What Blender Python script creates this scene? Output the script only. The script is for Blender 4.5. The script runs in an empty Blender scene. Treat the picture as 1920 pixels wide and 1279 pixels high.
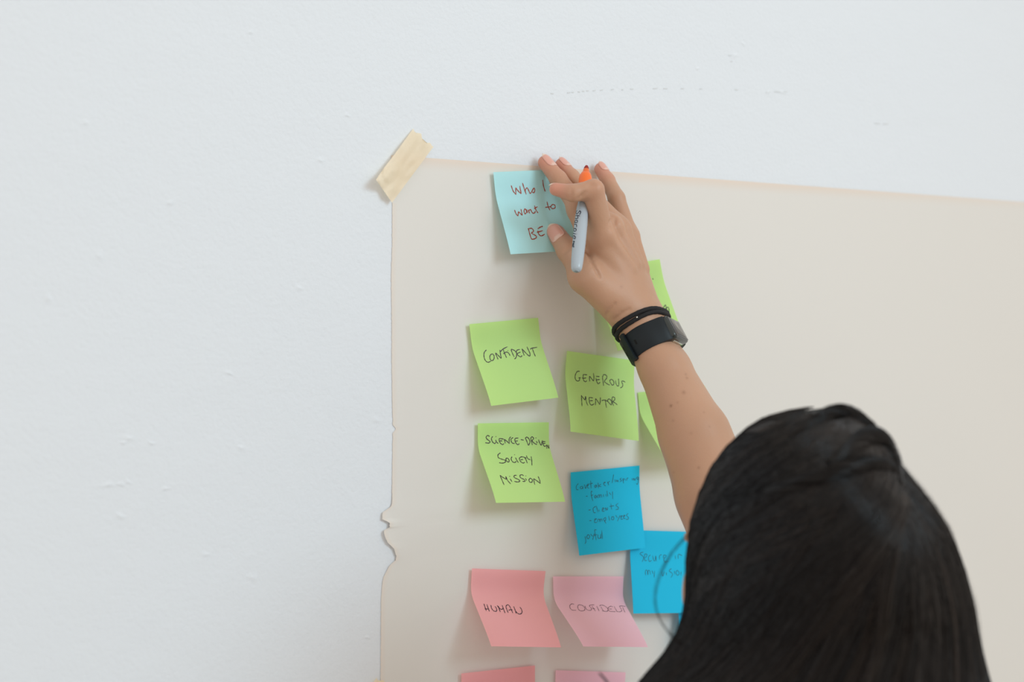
import bpy, math, random
import numpy as np
from mathutils import Vector, noise

# ------------------------------------------------------------------ camera, world, lights, exposure
SC = bpy.context.scene
COL = SC.collection
YAW, PITCH, LENS = math.radians(34.0), math.radians(0.86), 50.0
FPX = LENS / 36.0 * 1920.0
CAM = np.array([0.0, -1.07, 1.62])
RT = np.array([math.cos(YAW), -math.sin(YAW), 0.0])
FW = np.array([math.sin(YAW) * math.cos(PITCH), math.cos(YAW) * math.cos(PITCH), -math.sin(PITCH)])
UP = np.cross(RT, FW)
cam = bpy.data.cameras.new('camera')
cam.lens = LENS; cam.sensor_width = 36.0; cam.clip_start = 0.02
cam.dof.use_dof = True; cam.dof.focus_distance = 1.27; cam.dof.aperture_fstop = 3.6
camo = bpy.data.objects.new('camera', cam); COL.objects.link(camo)
camo.location = CAM; camo.rotation_euler = (math.pi / 2 - PITCH, 0, -YAW)
SC.camera = camo

world = bpy.data.worlds.new('world'); SC.world = world; world.use_nodes = True
bg = world.node_tree.nodes['Background']
bg.inputs[0].default_value = (1.0, 0.89, 0.79, 1); bg.inputs[1].default_value = 0.90

def area(name, loc, target, sx, sy, energy, col):
    l = bpy.data.lights.new(name, 'AREA'); l.shape = 'RECTANGLE'; l.size = sx; l.size_y = sy
    l.energy = energy; l.color = col
    o = bpy.data.objects.new(name, l); COL.objects.link(o); o.location = loc
    o.rotation_euler = (Vector(target) - Vector(loc)).to_track_quat('-Z', 'Y').to_euler()
    return o
wl = area('window_light', (1.62, -2.85, 2.85), (0.35, 0, 1.5), 1.35, 1.2, 12.0, (0.66, 0.88, 1.0))
wl.data.spread = math.radians(95)

SC.view_settings.view_transform = 'Standard'; SC.view_settings.look = 'None'
SC.view_settings.gamma = 1; SC.view_settings.use_curve_mapping = False
SC.view_settings.exposure = -0.04

# ------------------------------------------------------------------ helpers
rng = np.random.default_rng(7)
random.seed(7)
def C3(px, py, d):
    "point seen at photo pixel px,py at depth d along the view axis"
    return CAM + d * (FW + (px - 960) / FPX * RT + (639.5 - py) / FPX * UP)
def P(px, py, h=0.0):
    "point seen at photo pixel px,py lying h metres in front of the wall"
    r = FW + (px - 960) / FPX * RT + (639.5 - py) / FPX * UP
    return CAM + r * ((-h - CAM[1]) / r[1])
def proj(q):
    v = np.asarray(q) - CAM; d = v @ FW
    return np.stack([960 + FPX * (v @ RT) / d, 639.5 - FPX * (v @ UP) / d], -1)
def nrm(v):
    v = np.asarray(v, float); return v / np.linalg.norm(v)
def mat(name, col=(.8, .8, .8), rough=.5, spec=.5, **kw):
    m = bpy.data.materials.new(name); m.use_nodes = True
    b = m.node_tree.nodes['Principled BSDF']
    b.inputs['Base Color'].default_value = (*col, 1); b.inputs['Roughness'].default_value = rough
    b.inputs['Specular IOR Level'].default_value = spec
    for k, v in kw.items(): b.inputs[k.replace('_', ' ')].default_value = v
    return m
def N(m, t, **kw):
    n = m.node_tree.nodes.new(t)
    for k, v in kw.items(): setattr(n, k, v)
    return n
def add_bump(m, scale, dist, detail=4, strength=1.0, prev=None, stretch=None):
    nt = m.node_tree; b = nt.nodes['Principled BSDF']
    tc = N(m, 'ShaderNodeTexCoord'); no = N(m, 'ShaderNodeTexNoise'); bu = N(m, 'ShaderNodeBump')
    no.inputs['Scale'].default_value = scale; no.inputs['Detail'].default_value = detail
    bu.inputs['Distance'].default_value = dist; bu.inputs['Strength'].default_value = strength
    src = tc.outputs['Object']
    if stretch:
        mp = N(m, 'ShaderNodeMapping'); mp.inputs['Scale'].default_value = stretch
        nt.links.new(src, mp.inputs[0]); src = mp.outputs[0]
    nt.links.new(src, no.inputs['Vector']); nt.links.new(no.outputs['Fac'], bu.inputs['Height'])
    if prev: nt.links.new(prev.outputs[0], bu.inputs['Normal'])
    nt.links.new(bu.outputs[0], b.inputs['Normal'])
    return bu
def mesh_obj(name, verts, faces, m, parent=None, smooth=True, cols=None):
    me = bpy.data.meshes.new(name)
    verts = np.asarray(verts, dtype=np.float32).reshape(-1, 3)
    if isinstance(faces, np.ndarray):
        k = faces.shape[1]
        me.vertices.add(len(verts)); me.vertices.foreach_set('co', verts.ravel())
        me.loops.add(faces.size); me.loops.foreach_set('vertex_index', faces.astype(np.int32).ravel())
        me.polygons.add(len(faces)); me.polygons.foreach_set('loop_start', np.arange(0, faces.size, k, dtype=np.int32))
        me.update(calc_edges=True); me.validate()
    else:
        me.from_pydata([tuple(map(float, v)) for v in verts], [], faces); me.update()
    if smooth: me.polygons.foreach_set('use_smooth', [True] * len(me.polygons))
    if cols is not None:
        a = me.color_attributes.new('Col', 'FLOAT_COLOR', 'POINT')
        c = np.ones((len(verts), 4), np.float32); c[:, :3] = cols
        a.data.foreach_set('color', c.ravel())
    me.materials.append(m)
    o = bpy.data.objects.new(name, me); COL.objects.link(o)
    if parent is not None: o.parent = parent
    return o
def tag(o, label=None, cat=None, group=None, kind=None):
    if label: o['label'] = label
    if cat: o['category'] = cat
    if group: o['group'] = group
    if kind: o['kind'] = kind
    return o
def empty(name, loc, label, cat, group=None):
    o = bpy.data.objects.new(name, None); COL.objects.link(o); o.empty_display_size = .02
    tag(o, label, cat, group); o['base'] = 'local'
    del o['base']
    return o
def grid_faces(nu, nv, closed=False):
    f = []
    for i in range(nu if closed else nu - 1):
        for j in range(nv - 1):
            a = i * nv + j; b = ((i + 1) % nu) * nv + j
            f.append((a, b, b + 1, a + 1))
    return f
def use_vcol(m):
    a = N(m, 'ShaderNodeVertexColor'); a.layer_name = 'Col'
    m.node_tree.links.new(a.outputs[0], m.node_tree.nodes['Principled BSDF'].inputs['Base Color'])
def paper_mat(name, col, trans=.25, tcol=None, rough=.75, vcol=False, spec=.25):
    m = mat(name, col, rough, spec); nt = m.node_tree
    b = nt.nodes['Principled BSDF']; out = nt.nodes['Material Output']
    t = N(m, 'ShaderNodeBsdfTranslucent'); t.inputs[0].default_value = (*(tcol or col), 1)
    mx = N(m, 'ShaderNodeMixShader'); mx.inputs[0].default_value = trans
    nt.links.new(b.outputs[0], mx.inputs[1]); nt.links.new(t.outputs[0], mx.inputs[2])
    nt.links.new(mx.outputs[0], out.inputs[0])
    if vcol: use_vcol(m)
    return m
def catmull(pts, n=6):
    pts = [np.asarray(p, float) for p in pts]
    if len(pts) < 3:
        return [pts[0] + (pts[-1] - pts[0]) * i / n for i in range(n + 1)]
    q = [2 * pts[0] - pts[1]] + pts + [2 * pts[-1] - pts[-2]]
    out = []
    for i in range(1, len(q) - 2):
        for k in range(n):
            t = k / n
            out.append(.5 * ((2 * q[i]) + (-q[i-1] + q[i+1]) * t + (2*q[i-1] - 5*q[i] + 4*q[i+1] - q[i+2]) * t*t + (-q[i-1] + 3*q[i] - 3*q[i+1] + q[i+2]) * t**3))
    out.append(pts[-1]); return out

# ------------------------------------------------------------------ setting: wall and floor
m_wall = mat('white_painted_plaster', (.735, .785, .84), .75, .3)
nt = m_wall.node_tree
b1 = add_bump(m_wall, 260, .0008, 3, .6)
b2 = add_bump(m_wall, 45, .0016, 5, .4, b1)
b3 = add_bump(m_wall, 3.2, .006, 3, .35, b2, (1, 1, 2.2))
def box(name, lo, hi, m):
    x0, y0, z0 = lo; x1, y1, z1 = hi
    v = [(x0,y0,z0),(x1,y0,z0),(x1,y1,z0),(x0,y1,z0),(x0,y0,z1),(x1,y0,z1),(x1,y1,z1),(x0,y1,z1)]
    f = [(0,3,2,1),(4,5,6,7),(0,1,5,4),(1,2,6,5),(2,3,7,6),(3,0,4,7)]
    return mesh_obj(name, v, f, m, smooth=False)
tag(box('wall_back', (-2.2, 0, 0), (4.2, .15, 2.9), m_wall), 'white painted plaster wall with small bumps and scuffs', kind='structure')
m_floor = mat('pale_floor', (.60, .56, .50), .6); add_bump(m_floor, 40, .001)
tag(box('floor', (-2.2, -3.6, -.1), (4.2, 0, 0), m_floor), 'plain pale floor', kind='structure')

# small lumps and scuffs of the plaster, thin raised blobs on the wall skin
def blobs():
    V, F = [], []
    spots = [(240,822,7,4),(283,831,6,3),(232,830,5,3),(452,840,8,4),(205,909,12,4),(224,908,8,3),(240,904,5,3),(310,916,6,3),(226,968,8,4),
             (385,1040,6,4),(475,1083,9,6),(705,788,9,5),(650,216,6,3),(320,380,7,4),(186,480,6,6),(688,1195,5,3),(160,230,5,4),(470,60,5,3),
             (1377,104,9,5),(1466,173,10,3),(1440,173,6,3),(1393,82,5,3),(1308,129,5,3),(600,300,6,4),(560,540,7,4),(430,700,8,3),(90,560,6,5)]
    for (px, py, w, h) in spots:
        c = P(px, py); s = .00075
        rw, rh = w * s * .9, h * s * .9; k0 = len(V); nr, na = 5, 14
        ang = random.uniform(-.5, .5); hh = .0006
        V.append((c[0], -hh, c[2]))
        for i in range(1, nr + 1):
            r = i / nr * 1.3; z = hh * math.exp(-2.6 * r * r) * (1 if i < nr else -.2)
            for j in range(na):
                a = 2 * math.pi * j / na; wob = 1 + .18 * math.sin(3 * a + px)
                x = rw * r * math.cos(a) * wob; y = rh * r * math.sin(a) * wob
                V.append((c[0] + x * math.cos(ang) - y * math.sin(ang), -z, c[2] + x * math.sin(ang) + y * math.cos(ang)))
        for j in range(na): F.append((k0, k0 + 1 + j, k0 + 1 + (j + 1) % na))
        for i in range(nr - 1):
            for j in range(na):
                a = k0 + 1 + i * na + j; b = k0 + 1 + i * na + (j + 1) % na
                F.append((a, a + na, b + na, b))
    return V, F
V, F = blobs()
o = mesh_obj('plaster_lumps', V, F, m_wall, bpy.data.objects['wall_back']); tag(o, kind='stuff')

m_scuff = mat('grey_scuff', (.66, .69, .71), .7)
V, F = [], []
def dash(x0, y0, x1, y1, w):
    a, b = P(x0, y0, .0004), P(x1, y1, .0004); k = len(V); V.extend([a + [0, 0, w], a - [0, 0, w], b - [0, 0, w], b + [0, 0, w]]); F.append((k, k + 1, k + 2, k + 3))
for (x0, x1, y) in ((1033,1038,175),(1064,1070,174),(1072,1076,173),(1084,1088,172),(1092,1096,171),(1100,1104,170),(1112,1117,170),(1126,1131,169),(1146,1151,168),(1166,1169,168),(1182,1188,167),(1225,1233,166),(1244,1252,166),(1277,1283,166),(1312,1317,167),(1378,1384,168),(1452,1476,172),(1436,1444,173),(1366,1372,104),(1370,1374,115),(1640,1650,231),(1656,1666,232)): dash(x0, y, x1, y + random.uniform(-1, 1), .00045)
tag(mesh_obj('scuff_marks', V, F, m_scuff, bpy.data.objects['wall_back'], smooth=False), kind='stuff')

# ------------------------------------------------------------------ the large sheet of paper
def sheet():
    edge = [(286,733),(380,735),(450,735),(520,733),(600,734),(680,734),(750,735),(797,736),(804,742),(812,736),(880,735),(942,734),(950,731),
            (960,715),(973,714),(979,727),(988,728),(992,717),(1003,717),(1017,724),(1028,736),(1043,741),(1050,740),(1060,729),(1085,717),(1125,714),(1279,713),(2600,700)]
    ys, xs = zip(*edge)
    pys = np.concatenate([np.arange(291, 1300, 2.2), np.arange(1310, 2500, 30)])
    top_l, top_r = P(733, 290), P(1920, 378)
    U = np.concatenate([np.linspace(0, .03, 7)[:-1] ** 1, np.linspace(.03, 1, 60)])
    ptL = P(735, 290)
    xr = 1.62
    rows = len(pys); V = []; Cc = []
    for i, py in enumerate(pys):
        jag = 0
        if py > 330: jag = noise.noise(Vector((py * .35, 0, 3))) * 1.0 + noise.noise(Vector((py * .11, 5, 3))) * .8
        L = P(np.interp(py, ys, xs) + jag, py)
        depth_down = (ptL[2] - L[2])
        for u in U:
            x = L[0] + (xr - L[0]) * u
            topz = top_l[2] + (top_r[2] - top_l[2]) * (x - top_l[0]) / (top_r[0] - top_l[0])
            z = topz - depth_down
            q = Vector((x * 3.2, z * 2.2, 0))
            wv = .0022 * (1 + noise.noise(q)) + .0012 * (1 + noise.noise(q * 3.1))
            dl = (x - L[0])
            lift = 0
            hold = (1 - math.exp(-(depth_down + .006) / .12)) * (1 - math.exp(-(dl + .004) / .12))
            y = -(.0005 + wv * hold + lift)
            y -= .0028 * math.exp(-dl / .010) * math.exp(-((py - 1000) / 50) ** 2)
            V.append((x, y, z))
            t = max(0, 1 - depth_down / .0135) * (0.9 if x < 1.05 else max(0.35, .9 - (x - 1.05)))  # light on the top edge painted in as a peach tint
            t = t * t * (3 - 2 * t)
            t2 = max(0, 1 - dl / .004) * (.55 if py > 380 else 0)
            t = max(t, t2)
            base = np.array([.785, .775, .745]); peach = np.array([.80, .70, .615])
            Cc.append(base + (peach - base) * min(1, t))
    return V, grid_faces(rows, len(U)), np.array(Cc)
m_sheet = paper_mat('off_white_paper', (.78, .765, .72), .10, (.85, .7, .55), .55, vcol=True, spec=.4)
add_bump(m_sheet, 500, .0002, 2, .3)
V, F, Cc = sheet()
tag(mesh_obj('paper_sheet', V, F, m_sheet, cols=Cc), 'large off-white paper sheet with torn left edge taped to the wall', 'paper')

# ------------------------------------------------------------------ masking tape
m_tape = paper_mat('yellow_masking_tape', (.94, .82, .64), .40, (.97, .88, .68), .45, spec=.45)
add_bump(m_tape, 220, .0006, 3, .5, stretch=(1, 1, .35))
def tape(quad, label, crumple=0.0, seed=0):
    nu, nv = 44, 24; V = []
    a, b, c, d = [np.array(q, float) for q in quad]     # a b = far end, c d = near end
    for i in range(nu):
        s = i / (nu - 1)
        for j in range(nv):
            t = j / (nv - 1)
            ss = s
            if i == 0: ss = s + .05 * noise.noise(Vector((t * 4, seed, 0))) + (.04 if .35 < t < .8 else 0) * math.sin((t - .35) * 7)
            p = (a * (1 - t) + b * t) * (1 - ss) + (c * (1 - t) + d * t) * ss
            # ragged, pinched near end
            pin = max(0, s - .5) * 2
            p = p + np.array([-1, .6]) * 5 * math.sin(math.pi * s) * (1 - t) * pin * crumple
            h = .0052 + .0006 * noise.noise(Vector((s * 6, t * 5, seed)))
            if crumple: h += crumple * pin * (1 - t) ** 1.3 * (.006 + .0035 * math.sin(7 * s + 9 * t) + .003 * noise.noise(Vector((s * 14, t * 9, 3))))
            else: h = .0048
            if s < .35: h = h - .0035 * (1 - s / .35)
            V.append(P(p[0], p[1], h))
    return tag(mesh_obj('masking_tape', V, grid_faces(nu, nv), m_tape), label, 'tape', 'masking tape strips holding the paper')
tape([(775, 241), (813, 275), (705, 337), (735, 380)], 'crinkled strip of pale yellow masking tape across the top left corner of the paper', 1.0, 1)
tape([(706, 1271), (745, 1290), (640, 1370), (700, 1405)], 'pale tape tip at the lower left edge of the paper', 0.0, 5)

# ------------------------------------------------------------------ sticky notes
INK = {'purple': (mat('dark_purple_ink', (.035, .012, .03), .5), .00078), 'black': (mat('black_ink', (.012, .012, .018), .5), .00072),
       'red': (mat('red_brown_ink', (.36, .045, .018), .55), .00092), 'pencil': (mat('pencil', (.004, .075, .13), .5), .00050),
       'thin': (mat('thin_purple_ink', (.10, .03, .07), .5), .00052)}
NOTE_MATS = {
 'green': paper_mat('lime_green_paper', (.60, .88, .34), .30, (.52, .87, .14)),
 'teal': paper_mat('pale_teal_paper', (.50, .86, .93), .16, (.42, .90, .76)),
 'blue': paper_mat('bright_blue_paper', (.014, .57, .90), .12, (.02, .45, .65)),
 'pink': paper_mat('shaded_pink_paper', (.97, .49, .52), .32, (.99, .50, .48)),  # pink paper with the cast shade mixed into its colour
 'light_pink': paper_mat('lit_pink_paper', (.98, .67, .80), .30, (.95, .45, .48)),  # same pink paper, its lit tone mixed into the colour
}
for m_ in NOTE_MATS.values(): add_bump(m_, 700, .00015, 2, .3)
LEN = .0762
def prof(s, phi, style):
    "angle of the sheet away from the wall at distance s below the top edge"
    x = min(1, max(0, (s - .010) / .022)); a = x * x * (3 - 2 * x)
    y = min(1, max(0, (s - .052) / .026)); a *= 1 - style * y * y
    return phi * a
class Note:
    def __init__(self, corners, color, h0=.0055, style=.35, length=LEN, wave=.0):
        self.c = [np.array(q, float) for q in corners]; self.h0 = h0; self.style = style; self.color = color
        self.tl, self.tr = P(*self.c[0], h0), P(*self.c[1], h0)
        e = self.tr - self.tl; self.width = np.linalg.norm(e); e = e / self.width
        dn = np.array([e[2], 0, -e[0]])
        if dn[2] > 0: dn = -dn
        self.e, self.dn = e, dn; self.wave = wave
        self.par = []
        for top, target in ((self.tl, self.c[3]), (self.tr, self.c[2])):
            best = None
            for L in (length, length * .985, length * 1.015, length * .965, length * 1.035):
                for ph in np.radians(np.arange(0, 62, 1.0)):
                    s = np.linspace(0, L, 30); an = np.array([prof(k, ph, style) for k in s]); ds = L / 29
                    dd = np.sum(np.cos(an[:-1])) * ds; hh = np.sum(np.sin(an[:-1])) * ds
                    for de in np.radians(np.arange(-9, 9.1, 1.0)):
                        v = dn * math.cos(de) + e * math.sin(de)
                        q = proj(top + v * dd + np.array([0, -hh, 0]))
                        err = np.sum((q - target) ** 2) + (math.degrees(de) * .55) ** 2 + ((L / length - 1) * 150) ** 2
                        if best is None or err < best[0]: best = (err, ph, de, L)
            self.par.append(best)
        self.tabs = []
        for (err, ph, de, L) in self.par:
            n = 80; s = np.linspace(0, L, n); an = np.array([prof(k, ph, style) for k in s])
            dd = np.concatenate([[0], np.cumsum(np.cos(an[:-1])) * L / (n - 1)]); hh = np.concatenate([[0], np.cumsum(np.sin(an[:-1])) * L / (n - 1)])
            self.tabs.append((np.linspace(0, 1, n), dd, hh, de))
        print('note', color, 'width %.4f' % self.width, ['err %.1f phi %.0f de %.0f L %.4f' % (b[0], math.degrees(b[1]), math.degrees(b[2]), b[3]) for b in self.par])
    def S(self, u, v):
        r = []
        for (t, dd, hh, de) in self.tabs:
            w = self.dn * math.cos(de) + self.e * math.sin(de)
            r.append(w * np.interp(v, t, dd) + np.array([0, -np.interp(v, t, hh), 0]))
        p = self.tl * (1 - u) + self.tr * u + r[0] * (1 - u) + r[1] * u
        p = p + np.array([0, -1, 0]) * self.wave * math.sin(math.pi * u) * v * v
        return p
    def nrm(self, u, v):
        a = self.S(u + .01, v) - self.S(u - .01, v); b = self.S(u, v + .01) - self.S(u, v - .01)
        n = np.cross(a, b); n = n / np.linalg.norm(n)
        return n if n[1] < 0 else -n
    def inv(self, q):
        u, v = .5, .5
        for _ in range(14):
            f = proj(self.S(u, v)) - q; e = 1e-3
            J = np.stack([(proj(self.S(u + e, v)) - proj(self.S(u - e, v))) / (2 * e), (proj(self.S(u, v + e)) - proj(self.S(u, v - e))) / (2 * e)], 1)
            d = np.linalg.solve(J, -f); u = min(1.1, max(-.1, u + d[0] * .9)); v = min(1.1, max(-.1, v + d[1] * .9))
        return np.array([min(.985, max(.012, u)), min(.99, max(.01, v))])
def ribbon(strokes, surf, width, off=.00018):
    "strokes: lists of surface parameters (u,v); surf(u,v) -> point, normal"
    V, F = [], []
    for st in strokes:
        pts = catmull(st, 5); pos = [surf(*p) for p in pts]
        k0 = len(V); n = len(pts)
        for i in range(n):
            a = pos[max(0, i - 1)][0]; b = pos[min(n - 1, i + 1)][0]; t = b - a
            if np.linalg.norm(t) < 1e-9: t = np.array([1., 0, 0])
            s = nrm(np.cross(t, pos[i][1])); w = width * .5 * (1 + .18 * math.sin(i * 1.3 + k0)) * (.7 if i in (0, n - 1) else 1)
            V += [pos[i][0] + pos[i][1] * off + s * w, pos[i][0] + pos[i][1] * off - s * w]
        for i in range(n - 1): F.append((k0 + 2*i, k0 + 2*i + 1, k0 + 2*i + 3, k0 + 2*i + 2))
    return V, F
def parse(txt, origin, scale):
    out = []
    for s in txt.replace('\n', ' ').split('|'):
        nums = [float(t) for t in s.replace(',', ' ').split()]
        if not nums: continue
        pts = [(origin[0] + nums[i] / scale, origin[1] + nums[i + 1] / scale) for i in range(0, len(nums), 2)]
        if len(pts) == 1: pts = [pts[0], (pts[0][0] + .9, pts[0][1] + .9)]
        out.append(pts)
    return out
def note(corners, color, label, text=None, ink=None, group=None, **kw):
    n = Note(corners, color, **kw); nu, nv = 15, 31
    V = [n.S(i / (nu - 1), j / (nv - 1)) for i in range(nu) for j in range(nv)]
    o = mesh_obj('sticky_note', V, grid_faces(nu, nv), NOTE_MATS[color])
    tag(o, label, 'sticky note', group or (color.replace('_', ' ').replace('light ', '') + ' sticky notes on the paper'))
    if text:
        st = [[n.inv(np.array(p)) for p in s] for s in text]
        V, F = ribbon(st, lambda u, v: (n.S(u, v), n.nrm(u, v)), INK[ink][1])
        tag(mesh_obj('handwriting', V, F, INK[ink][0], o, smooth=False), kind='stuff' if len(text) < 4 else None)
    return o

T_CONF = parse('''190 260 130 330 115 430 140 540 190 610 250 630 320 600|350 380 300 430 295 510 330 575 375 580 420 520 420 440 385 390 350 380|
540 545 500 450 465 355 550 430 630 510 615 400 595 260|600 330 680 240 820 165|690 240 740 370 795 495|695 380 760 335 820 330 870 375 900 440|825 275|
1025 470 975 370 935 260 960 245 1040 285 1095 360 1090 460 1050 525 1030 520|1190 245 1110 270 1085 330 1120 400 1180 455 1230 465 1260 425|1110 370 1210 325|
1325 430 1290 330 1255 225|1255 225 1390 370 1480 445 1500 380 1460 280 1405 165|1510 245 1540 215 1710 180|1570 225 1610 340 1660 455''', (900, 640), 16)
T_GEN = parse('''265 105 200 105 145 190 130 290 160 370 210 395 260 370 265 310 235 297|235 297 300 297|490 210 375 195|375 195 370 290 385 370 435 415 480 385|340 297 390 310 460 297|
570 405 560 330 560 250|560 250 600 290 680 395|680 395 695 300 680 160|755 250 860 262|755 300 770 380 820 475 880 430|760 355 870 350|
985 535 970 420 950 290|950 290 975 215 1020 200 1075 240 1075 310 1010 400 1080 470 1165 515|1215 335 1170 385 1200 460 1250 520 1290 480 1280 390 1215 335|
1345 375 1355 470 1400 540 1435 530 1440 430 1430 320|1635 430 1570 395 1525 410 1560 500 1540 570 1480 600|
335 1145 330 1000 315 820|315 820 370 900 430 965|430 965 445 850 470 1020 515 1130|665 900 550 885|550 885 555 990 580 1080 630 1115 705 1075|560 985 660 980|
740 1115 745 1010 745 920|745 920 800 990 865 1100|865 1100 885 1000 890 885|925 985 985 965 1070 985 1110 1010|1040 950 1050 1080 1075 1195|
1110 1010 1115 950 1160 935 1220 1000 1215 1110 1150 1050 1110 1010|1285 1135 1245 1030 1235 920 1265 870 1320 900 1310 970 1260 1010 1330 1050 1395 1110''', (1070, 690), 15.98)
T_SCI = parse('''215 105 180 80 140 110 150 155 225 220 200 255 120 248|290 100 260 150 280 220 330 265 362 235|355 180 375 230 415 265|357 103|540 165 440 148|440 148 435 190 460 250 510 290 545 265|440 205 505 205|
575 265 565 210 550 170|550 170 610 210 670 270|670 270 665 160 700 110|755 128 710 160 710 210 740 255 790 265|875 138 800 145|800 145 795 200 830 270 870 292 895 265|800 210 860 205|930 175 995 188|
1105 310 1070 220 1030 130|1030 145 1070 118 1120 165 1140 230 1110 310|1195 300 1175 210 1160 140 1190 112 1225 150 1190 200 1240 260 1300 288|1285 210 1310 255|1270 130|
1335 175 1360 250 1395 310|1395 310 1410 250 1425 190|1495 225 1430 220|1430 220 1440 290 1470 330 1500 315|1435 265 1490 262|1525 385 1520 290|1520 290 1595 380|1595 380 1600 295|
465 480 410 525 420 590 500 625 580 655 570 695 510 715 435 705|590 660 600 600 650 620 665 670 635 690 600 655|730 565 710 620 740 680 790 700 830 670|810 585 835 640 875 705|783 517|
1060 600 960 570 900 600 920 670 980 712 1020 695|925 640 980 630|1020 590 1050 640 1080 715|1055 540 1090 610 1150 640|1165 560 1180 650 1185 765|
550 1215 510 1120 455 990|455 990 520 1040 600 1085|600 1085 590 1020 630 1110 700 1190|685 1070 730 1140|670 1012|835 990 780 1000 785 1045 860 1080 910 1120 860 1145 780 1130|
1000 1000 950 980 910 1000 930 1050 1010 1090 1025 1130 970 1130|1035 1060 1065 1110|1040 1000|1135 1150 1115 1100 1150 1060 1195 1100 1180 1150 1135 1150|
1250 1205 1230 1120 1225 1070|1225 1070 1300 1120 1375 1180|1375 1180 1360 1100 1325 1015''', (900, 810), 12.18)
T_CARE = parse('''130 245 95 290 100 345 130 350|190 290 160 310 175 335 200 325 205 290 210 335|235 260 255 330 275 265|290 290 310 260 290 255 285 310 315 325|340 195 350 330|320 250 375 240|
430 265 405 290 425 315 440 270 450 310|465 230 480 325|520 255 480 285 525 300|570 240 595 225 570 225 565 260 600 285|630 215 650 270 640 235 670 200|735 90 710 235|755 175 765 220|785 215 785 185 810 215 810 180|
870 150 845 170 870 195 845 215|890 165 905 240|890 165 920 165 900 195|940 165 945 195|965 190 965 155 985 150|1050 155 1055 190|1075 190 1075 155 1100 190 1105 150|1150 130 1125 150 1150 175 1160 130 1160 200 1140 260 1125 240|
260 465 290 460|370 385 350 380 355 450 380 545|345 450 385 440|430 440 405 470 425 495 440 450 450 490|470 495 465 450 490 440 495 485 500 445 525 440 530 485|560 430 565 475|620 370 635 465|660 400 690 440|715 380 720 510|600 430 610 470|
305 700 345 695|430 635 385 670 395 740 430 745|440 630 465 735|480 690 485 725|545 700 570 670 545 665 540 715 580 720|600 710 595 660 625 700 630 655|690 590 700 690|660 640 740 625|810 585 775 620 820 660 800 690 770 690|
320 880 355 880|415 875 440 850 410 855 410 910 450 910|465 905 465 860 495 860 500 900 505 860 530 855 535 895|555 850 605 930|555 850 600 830 595 880 570 885|650 800 665 880|700 820 700 860 735 860 735 815 700 820|770 790 800 830|845 790 800 890|
860 830 885 800 860 800 865 855 895 850|905 820 930 790 905 795 910 845 935 840|985 755 955 790 990 830 975 860 945 855|245 1150 260 1240 240 1279|290 1120 275 1170 310 1190 325 1140 290 1120|340 1110 375 1150|405 1100 375 1210|
440 1040 410 1040 420 1110 435 1215|395 1130 450 1120|465 1120 470 1180 510 1175 515 1110 520 1190|530 1050 545 1200''', (1070, 880), 9.136)
T_SEC = parse('''185 180 140 200 190 250 170 310|215 260 235 215 205 210 205 290 235 290|280 215 255 250 265 305 295 290|310 230 325 290 345 290 350 230 360 300|400 280 405 225 430 215|460 270 490 230 455 225 470 310 520 300|610 225 615 275|650 270 650 215 680 215 700 230|
215 490 215 425 240 430 245 485 250 430 270 430 280 480|300 425 315 470|335 430 330 520|430 440 445 500 465 440|490 450 495 490|560 400 530 430 575 470 555 520|600 430 605 480|640 420 620 450 640 490 665 460 640 420|685 490 690 440''', (1180, 1010), 7.108)
T_HUM = parse('''140 240 185 380 225 495|245 260 290 400 340 515|170 430 325 425|390 285 415 400 480 485 560 515 600 480 585 400 535 330|620 295 680 400 730 540|650 320 710 410 780 440 830 410|795 290 840 420 900 575|
1015 565 960 440 935 330 990 275 1050 310 1120 440 1180 575|1025 475 1090 455 1165 455|1210 335 1260 460 1300 590|1280 500 1350 580 1440 610 1510 550 1490 440 1430 355''', (900, 1120), 19.2)
T_CPINK = parse('''260 215 200 200 140 240 140 320 200 385 320 395|385 240 370 310 420 395 510 415 580 380 570 300 500 245 420 230 385 240|585 265 640 370 740 400 780 370 760 310 710 265|720 275 740 240 870 230|800 275 850 340 900 420|790 345 880 345|
940 270 1015 420|1025 270 1060 240 1150 250 1240 310 1280 370 1240 430 1100 410|1065 290 1135 410|1420 290 1350 275 1280 330 1300 400 1370 430 1500 435|1300 355 1395 358|1460 275 1550 440|1540 430 1640 440 1690 400 1650 320 1620 275|
1620 275 1670 262 1800 280|1715 300 1750 380 1790 460''', (1060, 1120), 16)
T_WHO = parse('''90 135 125 240 185 320|185 320 180 180|180 180 240 260 290 300|290 300 260 145|315 85 350 200 390 315|380 280 370 235 405 185 440 240 475 295 540 190 560 230 545 280 510 268|718 25 735 150 770 260|
155 625 185 700 225 750|225 750 235 660|235 660 310 735|310 735 285 610|365 600 345 650 365 705 400 660 365 600|390 610 420 690|425 620 460 700|440 640 480 620 500 670 545 695 575 650|555 540 580 620 625 690|545 600 615 562|
805 460 825 550 865 635|770 575 890 560|915 515 880 560 910 600 965 585 960 530 915 515|420 1005 500 995 535 1050 490 1090|490 1090 590 1150 580 1190 530 1210 490 1195 450 1070 435 1000|
620 1005 670 970 720 955|600 1075 720 1040|620 1040 640 1110 690 1145 760 1110''', (950, 335), 10.66)
T_HID = parse('''430 960 465 905 480 960 455 1000 435 975|490 1030 490 960 525 955 540 1060|230 410 242 440''', (1200, 480), 9.84)

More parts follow.
